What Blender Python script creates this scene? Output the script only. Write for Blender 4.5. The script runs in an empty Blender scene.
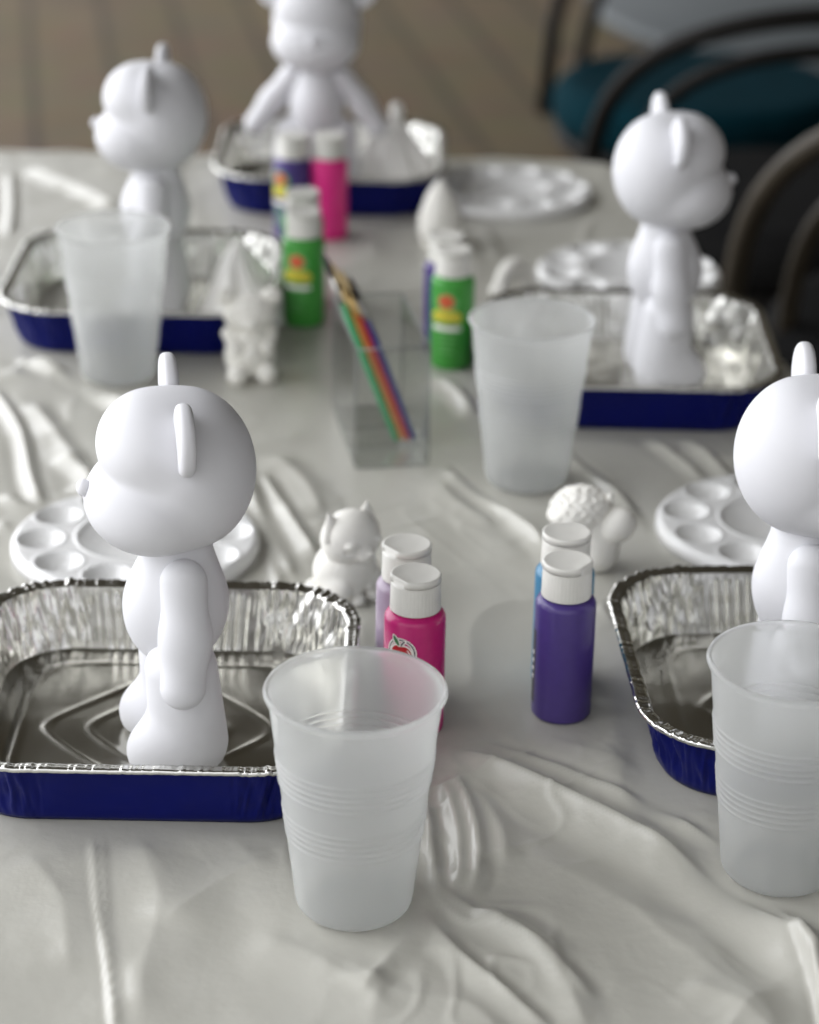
import bpy, math, random
import numpy as np
from mathutils import Matrix, Vector
random.seed(7)
rng = np.random.RandomState(11)
PI = math.pi
R = math.radians
TZ = 0.74                      # height of the table top above the floor
CAMH = 0.595                   # camera above the table top
PITCH, ROLL, F = R(24.2), R(1.0), 2330.0

scene = bpy.context.scene
C = scene.collection

# ------------------------------------------------------------------ helpers
def P(px, py, h=0.0):
    """world x, y of the spot seen at a photo pixel, at height h above the table"""
    x, y = px - 409.5, py - 512.0
    c, s = math.cos(-ROLL), math.sin(-ROLL)
    x, y = c*x - s*y, s*x + c*y
    sp, cp = math.sin(PITCH), math.cos(PITCH)
    d = (x/F, cp - (y/F)*sp, -sp - (y/F)*cp)
    t = (CAMH - h) / -d[2]
    return (d[0]*t, d[1]*t)

def mesh_obj(name, verts, faces, mat, parent=None, smooth=True, mats=None, fmat=None, loc=None):
    me = bpy.data.meshes.new(name)
    me.from_pydata([tuple(map(float, v)) for v in verts], [], [tuple(int(i) for i in f) for f in faces])
    for m in (mats or [mat]): me.materials.append(m)
    if fmat is not None:
        me.polygons.foreach_set('material_index', np.asarray(fmat, dtype=np.int32))
    me.polygons.foreach_set('use_smooth', [smooth]*len(me.polygons))
    me.update()
    o = bpy.data.objects.new(name, me); C.objects.link(o)
    if parent: o.parent = parent
    if loc: o.location = loc
    return o

def tag(o, label, cat, group=None):
    o['label'] = label; o['category'] = cat
    if group: o['group'] = group
    return o

def thing(name, label, cat, x, y, z=0.0, rz=0.0, group=None):
    o = bpy.data.objects.new(name, None); C.objects.link(o)
    o.empty_display_size = .02
    o.location = (x, y, TZ+z); o.rotation_euler = (0, 0, rz)
    return tag(o, label, cat, group)

def dup(root, x, y, rz, label, z=0.0, group=None):
    r = root.copy(); C.objects.link(r)
    r.location = (x, y, TZ+z); r.rotation_euler = (0, 0, rz); r['label'] = label
    if group: r['group'] = group
    for ch in list(root.children):
        c = ch.copy(); C.objects.link(c); c.parent = r
        for g in list(ch.children):
            d = g.copy(); C.objects.link(d); d.parent = c
    return r

class MB:
    """collects shapes into one mesh"""
    def __init__(s): s.v = []; s.f = []; s.m = []
    def add(s, v, f, m=0):
        n = len(s.v); s.v += [tuple(p) for p in v]
        s.f += [tuple(i+n for i in q) for q in f]; s.m += [m]*len(f)
        return s
    def build(s, name, mats, parent=None, smooth=True):
        if not isinstance(mats, list): mats = [mats]
        return mesh_obj(name, s.v, s.f, None, parent, smooth, mats, s.m)

def lathe(prof, n=64, closed=False, z0=0):
    v, f = [], []
    for (r, z) in prof:
        for k in range(n):
            a = 2*PI*k/n; v.append((r*math.cos(a), r*math.sin(a), z+z0))
    m = len(prof)
    for i in range(m if closed else m-1):
        j = (i+1) % m
        for k in range(n):
            l = (k+1) % n
            f.append((i*n+k, i*n+l, j*n+l, j*n+k))
    return v, f

def tube(pts, r, n=10, caps=True):
    """round bar through points, r a number or a list"""
    pts = [Vector(p) for p in pts]; m = len(pts)
    rr = r if isinstance(r, (list, tuple)) else [r]*m
    v, f = [], []
    up = None
    for i, p in enumerate(pts):
        t = (pts[min(i+1, m-1)] - pts[max(i-1, 0)]).normalized()
        if up is None:
            up = Vector((0, 0, 1)) if abs(t.z) < .9 else Vector((1, 0, 0))
        a = t.cross(up).normalized(); b = a.cross(t).normalized(); up = b
        for k in range(n):
            w = 2*PI*k/n
            v.append(tuple(p + (a*math.cos(w) + b*math.sin(w))*rr[i]))
    for i in range(m-1):
        for k in range(n):
            l = (k+1) % n
            f.append((i*n+k, i*n+l, (i+1)*n+l, (i+1)*n+k))
    if caps:
        f.append(tuple(range(n-1, -1, -1))); f.append(tuple((m-1)*n+k for k in range(n)))
    return v, f

def box(cx, cy, cz, sx, sy, sz):
    v = [(cx+i*sx/2, cy+j*sy/2, cz+k*sz/2) for i in (-1, 1) for j in (-1, 1) for k in (-1, 1)]
    f = [(0,1,3,2), (4,6,7,5), (0,4,5,1), (2,3,7,6), (0,2,6,4), (1,5,7,3)]
    return v, f

def vnoise(x, y, seed=0, n=256):
    r = np.random.RandomState(seed).rand(n, n)*2-1
    xi = np.floor(x).astype(int); yi = np.floor(y).astype(int)
    fx = x-xi; fy = y-yi
    fx = fx*fx*fx*(fx*(fx*6-15)+10); fy = fy*fy*fy*(fy*(fy*6-15)+10)
    a = r[xi % n, yi % n]; b = r[(xi+1) % n, yi % n]
    c = r[xi % n, (yi+1) % n]; d = r[(xi+1) % n, (yi+1) % n]
    return (a*(1-fx)+b*fx)*(1-fy) + (c*(1-fx)+d*fx)*fy

# ---- solid shapes described by distance functions, meshed with surface nets
def ell(p, c, r):
    c = np.array(c); r = np.array(r)
    q = (p-c)/r
    k0 = np.sqrt((q*q).sum(-1)); k1 = np.sqrt(((q/r)**2).sum(-1)) + 1e-9
    return k0*(k0-1)/k1
def cap(p, a, b, ra, rb):
    a = np.array(a, float); b = np.array(b, float)
    d = b-a; t = np.clip(((p-a)@d)/(d@d), 0, 1)
    return np.sqrt(((p-a-t[..., None]*d)**2).sum(-1)) - (ra+(rb-ra)*t)
def su(a, b, k):
    h = np.clip(.5+.5*(b-a)/k, 0, 1)
    return b*(1-h)+a*h - k*h*(1-h)
def sm(a, b, k):               # smooth intersection
    return -su(-a, -b, k)
def ss(a, b, k):               # smooth subtraction of b
    return -su(-a, b, k)

def sdf_mesh(f, lo, hi, h):
    lo = np.array(lo, float); hi = np.array(hi, float)
    n = np.ceil((hi-lo)/h).astype(int)+1
    ax = [lo[i]+h*np.arange(n[i]) for i in range(3)]
    G = np.stack(np.meshgrid(*ax, indexing='ij'), -1)
    V = f(G)
    S = V < 0
    acc = np.zeros(tuple(n-1)+(3,)); cnt = np.zeros(tuple(n-1))
    sl = lambda o, k: slice(o, o+k)
    import itertools
    m = n-1
    for axis in range(3):
        oth = [a for a in range(3) if a != axis]
        for o1, o2 in itertools.product((0, 1), (0, 1)):
            off = [0, 0, 0]; off[oth[0]] = o1; off[oth[1]] = o2
            off2 = list(off); off2[axis] = 1
            A = V[tuple(sl(off[i], m[i]) for i in range(3))]
            B = V[tuple(sl(off2[i], m[i]) for i in range(3))]
            ch = (A < 0) != (B < 0)
            t = np.where(ch, A/np.where(ch, A-B, 1), 0)
            for i in range(3):
                acc[..., i] += np.where(ch, off[i] + (t if i == axis else 0), 0)
            cnt += ch
    act = cnt > 0
    idx = -np.ones(act.shape, int); idx[act] = np.arange(act.sum())
    cells = np.argwhere(act)
    vert = lo + h*(cells + acc[act]/cnt[act][:, None])
    faces = []
    for axis in range(3):
        o1, o2 = [(1, 2), (2, 0), (0, 1)][axis]
        a = [slice(1, m[i]) for i in range(3)]; a[axis] = slice(0, m[axis])
        b = list(a); b[axis] = slice(1, m[axis]+1)
        ch = S[tuple(a)] != S[tuple(b)]
        ins = S[tuple(a)]
        w = np.argwhere(ch)
        base = w.copy()
        for i in range(3):
            if i != axis: base[:, i] += 1
        def at(d1, d2):
            q = base.copy(); q[:, o1] -= d1; q[:, o2] -= d2
            return idx[q[:, 0], q[:, 1], q[:, 2]]
        q = np.stack([at(1, 1), at(0, 1), at(0, 0), at(1, 0)], 1)
        fl = ~ins[ch]
        q[fl] = q[fl][:, ::-1]
        faces.append(q)
    faces = np.concatenate(faces)
    e = h*.25
    for _ in range(3):
        v0 = f(vert)
        g = np.stack([(f(vert+np.eye(3)[i]*e)-f(vert-np.eye(3)[i]*e))/(2*e) for i in range(3)], -1)
        g2 = (g*g).sum(-1)[:, None]
        step = v0[:, None]*g/np.maximum(g2, .3)
        ln = np.sqrt((step**2).sum(-1))[:, None]
        vert -= step*np.minimum(1, h*.4/np.maximum(ln, 1e-9))
    return vert, faces

def solid(name, f, lo, hi, h, mat, parent=None):
    v, q = sdf_mesh(f, lo, hi, h)
    return mesh_obj(name, v, q, mat, parent)

# ------------------------------------------------------------------ materials
def new_mat(name):
    m = bpy.data.materials.new(name); m.use_nodes = True
    nt = m.node_tree; b = nt.nodes['Principled BSDF']
    return m, nt, b
def pbr(name, col, rough=.5, metal=0.0, spec=.5, noise=0.0, nscale=200, bump=0.0, bscale=300, trans=0.0, ior=1.45, coat=0.0, sss=0.0):
    m, nt, b = new_mat(name)
    b.inputs['Base Color'].default_value = (*col, 1)
    b.inputs['Roughness'].default_value = rough
    b.inputs['Metallic'].default_value = metal
    b.inputs['Specular IOR Level'].default_value = spec
    b.inputs['Transmission Weight'].default_value = trans
    b.inputs['IOR'].default_value = ior
    b.inputs['Coat Weight'].default_value = coat
    if sss:
        b.inputs['Subsurface Weight'].default_value = sss
        b.inputs['Subsurface Scale'].default_value = .01
    tc = nt.nodes.new('ShaderNodeTexCoord')
    if noise:
        n = nt.nodes.new('ShaderNodeTexNoise'); n.inputs['Scale'].default_value = nscale; n.inputs['Detail'].default_value = 4
        r = nt.nodes.new('ShaderNodeValToRGB')
        r.color_ramp.elements[0].position = .3; r.color_ramp.elements[1].position = .7
        r.color_ramp.elements[0].color = (*[c*(1-noise) for c in col], 1)
        r.color_ramp.elements[1].color = (*[min(1, c*(1+noise*.5)) for c in col], 1)
        nt.links.new(tc.outputs['Object'], n.inputs['Vector'])
        nt.links.new(n.outputs['Fac'], r.inputs['Fac']); nt.links.new(r.outputs['Color'], b.inputs['Base Color'])
    if bump:
        n = nt.nodes.new('ShaderNodeTexNoise'); n.inputs['Scale'].default_value = bscale; n.inputs['Detail'].default_value = 3
        bp = nt.nodes.new('ShaderNodeBump'); bp.inputs['Strength'].default_value = bump; bp.inputs['Distance'].default_value = .001
        nt.links.new(tc.outputs['Object'], n.inputs['Vector'])
        nt.links.new(n.outputs['Fac'], bp.inputs['Height']); nt.links.new(bp.outputs['Normal'], b.inputs['Normal'])
    return m

M = {}
M['vinyl'] = pbr('matte_white_vinyl', (.71, .71, .735), .55, noise=.015, nscale=60, spec=.35)
M['plaster'] = pbr('cream_white_plaster', (.86, .845, .79), .75, noise=.03, nscale=120, bump=.15, bscale=500, spec=.2)
M['cap'] = pbr('white_cap_plastic', (.70, .69, .645), .38, noise=.02)
M['palette'] = pbr('glossy_white_plastic', (.82, .82, .81), .22, noise=.01)
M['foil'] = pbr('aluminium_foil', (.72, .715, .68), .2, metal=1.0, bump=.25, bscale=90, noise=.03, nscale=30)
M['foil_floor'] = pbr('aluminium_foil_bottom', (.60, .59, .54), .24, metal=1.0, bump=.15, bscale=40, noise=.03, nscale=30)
M['blue'] = pbr('dark_blue_foil_coating', (.001, .004, .105), .38, bump=.1, bscale=60, noise=.1, nscale=40, spec=.22)
M['magenta'] = pbr('magenta_paint', (.50, .018, .16), .25, noise=.05)
M['pink'] = pbr('hot_pink_paint', (.75, .03, .24), .28, noise=.05)
M['lavender'] = pbr('pale_lavender_paint', (.36, .29, .38), .28, noise=.05)
M['purple'] = pbr('purple_paint', (.068, .042, .20), .30, noise=.05)
M['skyblue'] = pbr('sky_blue_paint', (.035, .20, .36), .28, noise=.05)
M['green'] = pbr('grass_green_paint', (.055, .32, .045), .28, noise=.05)
M['white_ink'] = pbr('white_ink', (.85, .82, .78), .4, noise=.02)
M['red_ink'] = pbr('red_ink', (.45, .012, .02), .4, noise=.05)
M['dark_ink'] = pbr('dark_ink', (.02, .015, .03), .4, noise=.05)
M['leaf_ink'] = pbr('leaf_green_ink', (.03, .16, .05), .4, noise=.05)
M['yellow_ink'] = pbr('yellow_ink', (.62, .55, .06), .4, noise=.05)
M['lightgreen_ink'] = pbr('pale_green_ink', (.14, .42, .13), .4, noise=.05)
M['orange_ink'] = pbr('orange_red_ink', (.65, .12, .05), .4, noise=.05)
M['black_metal'] = pbr('dark_painted_metal', (.010, .009, .008), .6, spec=.12, noise=.1, nscale=30)
M['bronze_metal'] = pbr('worn_bronze_metal', (.050, .041, .029), .5, spec=.2, noise=.2, nscale=30)
M['teal'] = pbr('teal_cushion_fabric', (.002, .022, .031), .9, spec=.05, noise=.2, nscale=40, bump=.3, bscale=200)
M['black_fabric'] = pbr('black_seat_fabric', (.012, .012, .012), .9, spec=.05, noise=.2, nscale=40, bump=.3)
M['greyblue'] = pbr('blue_grey_table_surface', (.07, .08, .085), .6, noise=.1, nscale=10)
M['wood'] = pbr('table_board', (.45, .38, .30), .6, noise=.2, nscale=15)
M['floor_shade'] = pbr('painted_floor_shade', (.008, .007, .006), .95, spec=.04, noise=.4, nscale=60, bump=.4)  # near-black colour standing in for shade on the floor
M['napkin'] = pbr('white_tissue', (.88, .87, .84), .85, noise=.03, nscale=80, bump=.3, bscale=250)

def frosted():
    m, nt, b = new_mat('frosted_plastic')
    b.inputs['Base Color'].default_value = (.97, .975, .97, 1)
    b.inputs['Transmission Weight'].default_value = 1.0
    b.inputs['Roughness'].default_value = .17
    b.inputs['IOR'].default_value = 1.2
    b.inputs['Specular IOR Level'].default_value = .5
    tl = nt.nodes.new('ShaderNodeBsdfTranslucent'); tl.inputs['Color'].default_value = (.92, .93, .92, 1)
    df = nt.nodes.new('ShaderNodeBsdfDiffuse'); df.inputs['Color'].default_value = (.84, .85, .84, 1)
    mx = nt.nodes.new('ShaderNodeMixShader'); mx.inputs[0].default_value = .5
    nt.links.new(tl.outputs[0], mx.inputs[1]); nt.links.new(df.outputs[0], mx.inputs[2])
    m2 = nt.nodes.new('ShaderNodeMixShader'); m2.inputs[0].default_value = .32
    nt.links.new(b.outputs[0], m2.inputs[1]); nt.links.new(mx.outputs[0], m2.inputs[2])
    nt.links.new(m2.outputs[0], nt.nodes['Material Output'].inputs['Surface'])
    return m
M['frost'] = frosted()

def clear():
    m, nt, b = new_mat('clear_acrylic')
    tr = nt.nodes.new('ShaderNodeBsdfTransparent'); tr.inputs['Color'].default_value = (.93, .935, .93, 1)
    gl = nt.nodes.new('ShaderNodeBsdfGlossy'); gl.inputs['Roughness'].default_value = .08
    gl.inputs['Color'].default_value = (.9, .9, .9, 1)
    lw = nt.nodes.new('ShaderNodeLayerWeight'); lw.inputs['Blend'].default_value = .5
    pw = nt.nodes.new('ShaderNodeMath'); pw.operation = 'POWER'; pw.inputs[1].default_value = 4.0
    mu = nt.nodes.new('ShaderNodeMath'); mu.operation = 'MULTIPLY_ADD'; mu.inputs[1].default_value = .4; mu.inputs[2].default_value = .035
    nt.links.new(lw.outputs['Facing'], pw.inputs[0]); nt.links.new(pw.outputs[0], mu.inputs[0])
    mx = nt.nodes.new('ShaderNodeMixShader')
    nt.links.new(mu.outputs[0], mx.inputs[0]); nt.links.new(tr.outputs[0], mx.inputs[1]); nt.links.new(gl.outputs[0], mx.inputs[2])
    nt.links.new(mx.outputs[0], nt.nodes['Material Output'].inputs['Surface'])
    return m
M['clear'] = clear()
M['acrylic_edge'] = pbr('acrylic_cut_edge', (.20, .205, .20), .3, noise=.02)

def cloth_mat():
    m, nt, b = new_mat('white_plastic_tablecloth')
    b.inputs['Base Color'].default_value = (.49, .482, .432, 1)
    b.inputs['Roughness'].default_value = .29
    b.inputs['Specular IOR Level'].default_value = .55
    b.inputs['Sheen Weight'].default_value = 0
    tc = nt.nodes.new('ShaderNodeTexCoord')
    n1 = nt.nodes.new('ShaderNodeTexNoise'); n1.inputs['Scale'].default_value = 22; n1.inputs['Detail'].default_value = 5
    n1.inputs['Roughness'].default_value = .55
    n2 = nt.nodes.new('ShaderNodeTexNoise'); n2.inputs['Scale'].default_value = 160; n2.inputs['Detail'].default_value = 2
    nt.links.new(tc.outputs['Object'], n1.inputs['Vector']); nt.links.new(tc.outputs['Object'], n2.inputs['Vector'])
    b1 = nt.nodes.new('ShaderNodeBump'); b1.inputs['Strength'].default_value = .22; b1.inputs['Distance'].default_value = .006
    b2 = nt.nodes.new('ShaderNodeBump'); b2.inputs['Strength'].default_value = .06; b2.inputs['Distance'].default_value = .001
    nt.links.new(n1.outputs['Fac'], b1.inputs['Height']); nt.links.new(n2.outputs['Fac'], b2.inputs['Height'])
    nt.links.new(b1.outputs['Normal'], b2.inputs['Normal']); nt.links.new(b2.outputs['Normal'], b.inputs['Normal'])
    return m
M['cloth'] = cloth_mat()

M['shade_roof'] = pbr('taupe_shade_roof', (.20, .19, .155), .8, noise=.08, nscale=6)
M['shade_wall'] = pbr('dark_brown_shade_wall', (.06, .052, .042), .8, noise=.15, nscale=5)

def floor_shade_sheet():
    m, nt, b = new_mat('brown_plank_floor')
    tc = nt.nodes.new('ShaderNodeTexCoord')
    mp = nt.nodes.new('ShaderNodeMapping'); mp.inputs['Rotation'].default_value = (0, 0, R(-99.5))
    br = nt.nodes.new('ShaderNodeTexBrick')
    br.inputs['Color1'].default_value = (.148, .110, .060, 1); br.inputs['Color2'].default_value = (.112, .081, .043, 1)
    br.inputs['Mortar'].default_value = (.060, .045, .026, 1)
    br.inputs['Scale'].default_value = 1.0; br.inputs['Mortar Size'].default_value = .016; br.inputs['Mortar Smooth'].default_value = .6
    br.inputs['Brick Width'].default_value = 1.6; br.inputs['Row Height'].default_value = .19
    nz = nt.nodes.new('ShaderNodeTexNoise'); nz.inputs['Scale'].default_value = 6; nz.inputs['Detail'].default_value = 6
    mx = nt.nodes.new('ShaderNodeMixRGB'); mx.blend_type = 'MULTIPLY'; mx.inputs[0].default_value = .45
    nt.links.new(tc.outputs['Object'], mp.inputs['Vector']); nt.links.new(mp.outputs[0], br.inputs['Vector'])
    nt.links.new(tc.outputs['Object'], nz.inputs['Vector'])
    nt.links.new(br.outputs['Color'], mx.inputs[1]); nt.links.new(nz.outputs['Color'], mx.inputs[2])
    nt.links.new(mx.outputs[0], b.inputs['Base Color'])
    b.inputs['Roughness'].default_value = .7; b.inputs['Specular IOR Level'].default_value = .2
    return m
M['floor'] = floor_shade_sheet()

# ------------------------------------------------------------------ positions
bear_defs = {}
cup_h = .111
cups = [('front', P(355.5, 688, cup_h)), ('right', P(797, 660, cup_h)), ('middle', P(532.5, 318, cup_h)), ('left', P(113, 226, cup_h))]
TRAYS = [(-.127, 1.044, 0.0), (.213, 1.077, R(3)), (.153, 1.553, R(-1)), (-.203, 1.684, R(0)), (-.075, 2.035, R(0))]
BEARS = [(-.1155, 1.029), (.201, 1.060), (.178, 1.568), (-.196, 1.690), (-.088, 2.012)]

# ------------------------------------------------------------------ setting
def build_floor():
    v = [(-6, -3, 0), (6, -3, 0), (6, 9, 0), (-6, 9, 0), (-6, -3, -.05), (6, -3, -.05), (6, 9, -.05), (-6, 9, -.05)]
    f = [(0,1,2,3), (7,6,5,4), (0,4,5,1), (1,5,6,2), (2,6,7,3), (3,7,4,0)]
    o = mesh_obj('floor', v, f, M['floor'], smooth=False)
    o['kind'] = 'structure'
build_floor()
def slab(name, lo, hi, mat):
    c = [(lo[i]+hi[i])/2 for i in range(3)]; d = [hi[i]-lo[i] for i in range(3)]
    o = MB().add(*box(*c, *d)).build(name, mat, None, smooth=False); o['kind'] = 'structure'
slab('added_shade_roof', (-1.5, -.5, 2.75), (4.0, 8.0, 2.9), M['shade_roof'])  # unseen roof, added to keep light off the background
slab('added_shade_wall', (3.4, -2.6, 0), (3.55, 8.0, 2.75), M['shade_wall'])  # unseen dark wall, added to darken the right side

# table under the cloth
EDGE = [(-.58, .42), (.455, .42), (.180, 2.135), (-.58, 2.135)]
def build_table():
    root = thing('folding_table', 'long table hidden under the white plastic tablecloth', 'table', -.1, 1.28, -TZ)
    ox, oy = -.1, 1.28
    m = MB()
    ins = .006
    cx = sum(p[0] for p in EDGE)/4; cy = sum(p[1] for p in EDGE)/4
    top = [(p[0]+(ins if p[0] < cx else -ins)-ox, p[1]+(ins if p[1] < cy else -ins)-oy) for p in EDGE]
    v = [(x, y, TZ-.004) for x, y in top] + [(x, y, TZ-.030) for x, y in top]
    m.add(v, [(0,1,2,3), (7,6,5,4), (0,4,5,1), (1,5,6,2), (2,6,7,3), (3,7,4,0)])
    m.build('tabletop', M['wood'], root, smooth=False)
    for (x, y) in ((-.5, .52), (.36, .52), (.11, 2.03), (-.5, 2.03)):
        vv, ff = tube([(x-ox, y-oy, TZ-.03), (x-ox, y-oy, .0)], .016, 12)
        MB().add(vv, ff).build('leg', M['black_metal'], root)
build_table()

# tablecloth --------------------------------------------------------------
def seg_dist(X, Y, pts):
    best = np.full(X.shape, 9.0); tt = np.zeros(X.shape)
    L = [0]
    for a, b in zip(pts[:-1], pts[1:]): L.append(L[-1]+math.dist(a, b))
    sgn = np.zeros(X.shape)
    for i, (a, b) in enumerate(zip(pts[:-1], pts[1:])):
        dx, dy = b[0]-a[0], b[1]-a[1]; l2 = dx*dx+dy*dy
        t = np.clip(((X-a[0])*dx+(Y-a[1])*dy)/l2, 0, 1)
        ex = X-a[0]-t*dx; ey = Y-a[1]-t*dy
        d = np.hypot(ex, ey)
        s = np.sign(dx*ey-dy*ex)
        u = d < best
        best = np.where(u, d, best); sgn = np.where(u, s, sgn); tt = np.where(u, (L[i]+t*math.sqrt(l2))/L[-1], tt)
    return best*sgn, tt

def smoothpath(px):
    p = [P(*q) for q in px]
    out = []
    n = len(p)
    for i in range(n-1):
        p0 = p[max(i-1, 0)]; p1 = p[i]; p2 = p[i+1]; p3 = p[min(i+2, n-1)]
        for k in range(6):
            t = k/6
            out.append(tuple(.5*((2*p1[j])+(-p0[j]+p2[j])*t+(2*p0[j]-5*p1[j]+4*p2[j]-p3[j])*t*t+(-p0[j]+3*p1[j]-3*p2[j]+p3[j])*t**3) for j in (0, 1)))
    out.append(p[-1])
    return out

# (photo trace, half width m, height m, lopsidedness)
FOLDS = [
 ([(438,742),(520,782),(620,832),(720,888),(819,962),(880,1010)], .0105, .0085, .15),
 ([(470,738),(560,770),(640,803),(700,834),(770,880)], .0040, .0030, .3),
 ([(520,850),(600,890),(680,945),(760,1010),(800,1050)], .012, .0016, .0),
 ([(748,878),(790,925),(818,985),(835,1060)], .0035, .0048, -.5),
 ([(91,815),(97,900),(107,965),(117,1060)], .0016, .0013, 0),
 ([(100,815),(105,900),(113,965),(122,1060)], .0020, .0008, 0),
 ([(418,905),(452,948),(500,990),(560,1040)], .0045, .0036, .4),
 ([(432,880),(470,912),(540,950),(600,1010)], .0045, .0032, .4),
 ([(425,800),(432,850),(440,905)], .0032, .0030, .3),
 ([(452,768),(474,825),(478,875),(462,902)], .0045, .0036, .4),
 ([(440,775),(456,825),(460,870),(450,900)], .0035, .0026, .3),
 ([(470,782),(500,830),(505,870)], .006, .0022, .3),
 ([(430,905),(395,950),(360,1000)], .006, .0026, .3),
 ([(470,915),(520,925),(570,960)], .006, .0026, .3),
 ([(490,905),(560,980),(590,1040)], .008, .0030, .3),
 ([(424,452),(470,490),(530,532),(560,562),(600,590)], .0045, .0060, .5),
 ([(430,470),(455,500),(500,530)], .008, .0030, .3),
 ([(545,440),(590,475),(632,512),(672,556)], .0045, .0060, .5),
 ([(655,420),(700,452),(745,492)], .004, .0035, .3),
 ([(640,432),(690,470),(730,505)], .004, .0030, .3),
 ([(596,600),(625,650),(650,712),(665,770)], .005, .0030, .3),
 ([(500,700),(560,742),(640,770),(720,800)], .010, .0020, .3),
 ([(655,775),(690,800),(716,820)], .004, .0030, .3),
 ([(238,455),(262,520),(300,590)], .005, .0055, .4),
 ([(258,470),(290,520),(322,565)], .005, .0045, .4),
 ([(255,520),(275,575),(290,600)], .004, .0040, .3),
 ([(270,455),(305,485),(322,520)], .010, .0035, .2),
 ([(10,348),(60,372),(110,398),(165,445)], .0055, .0070, .4),
 ([(-10,385),(20,430),(32,480),(48,520)], .004, .0040, .3),
 ([(0,495),(40,512),(80,505)], .005, .0030, .3),
 ([(30,400),(60,440),(85,470)], .007, .0030, .3),
 ([(60,455),(90,480),(75,500)], .006, .0040, .2),
 ([(0,520),(14,535),(22,548)], .003, .0030, .2),
 ([(25,168),(75,188),(125,212)], .007, .0060, .4),
 ([(10,170),(12,210),(8,240)], .004, .003, .2),
 ([(425,370),(455,392),(480,420)], .006, .0045, .4),
 ([(400,180),(430,230),(420,300)], .012, .002, .2),
 ([(480,215),(490,240),(500,262)], .006, .002, .2),
 ([(20,850),(60,900),(70,980)], .016, .0024, .2),
 ([(130,830),(160,900),(140,980),(150,1040)], .018, .0026, .2),
 ([(160,930),(220,880),(280,850)], .012, .0016, .2),
 ([(250,930),(320,960),(400,1020)], .012, .0020, .2),
 ([(600,740),(680,745),(716,775)], .010, .0022, .2),
 ([(680,980),(740,1010),(800,1060)], .014, .003, .2),
]
def rect_dist(X, Y, cx, cy, rz, a):
    c, s = math.cos(-rz), math.sin(-rz)
    x = (X-cx)*c-(Y-cy)*s; y = (X-cx)*s+(Y-cy)*c
    qx = np.abs(x)-a; qy = np.abs(y)-a
    return np.hypot(np.maximum(qx, 0), np.maximum(qy, 0)) + np.minimum(np.maximum(qx, qy), 0)
FOOT = []      # round footprints, filled as things are placed: (x, y, r)

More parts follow.
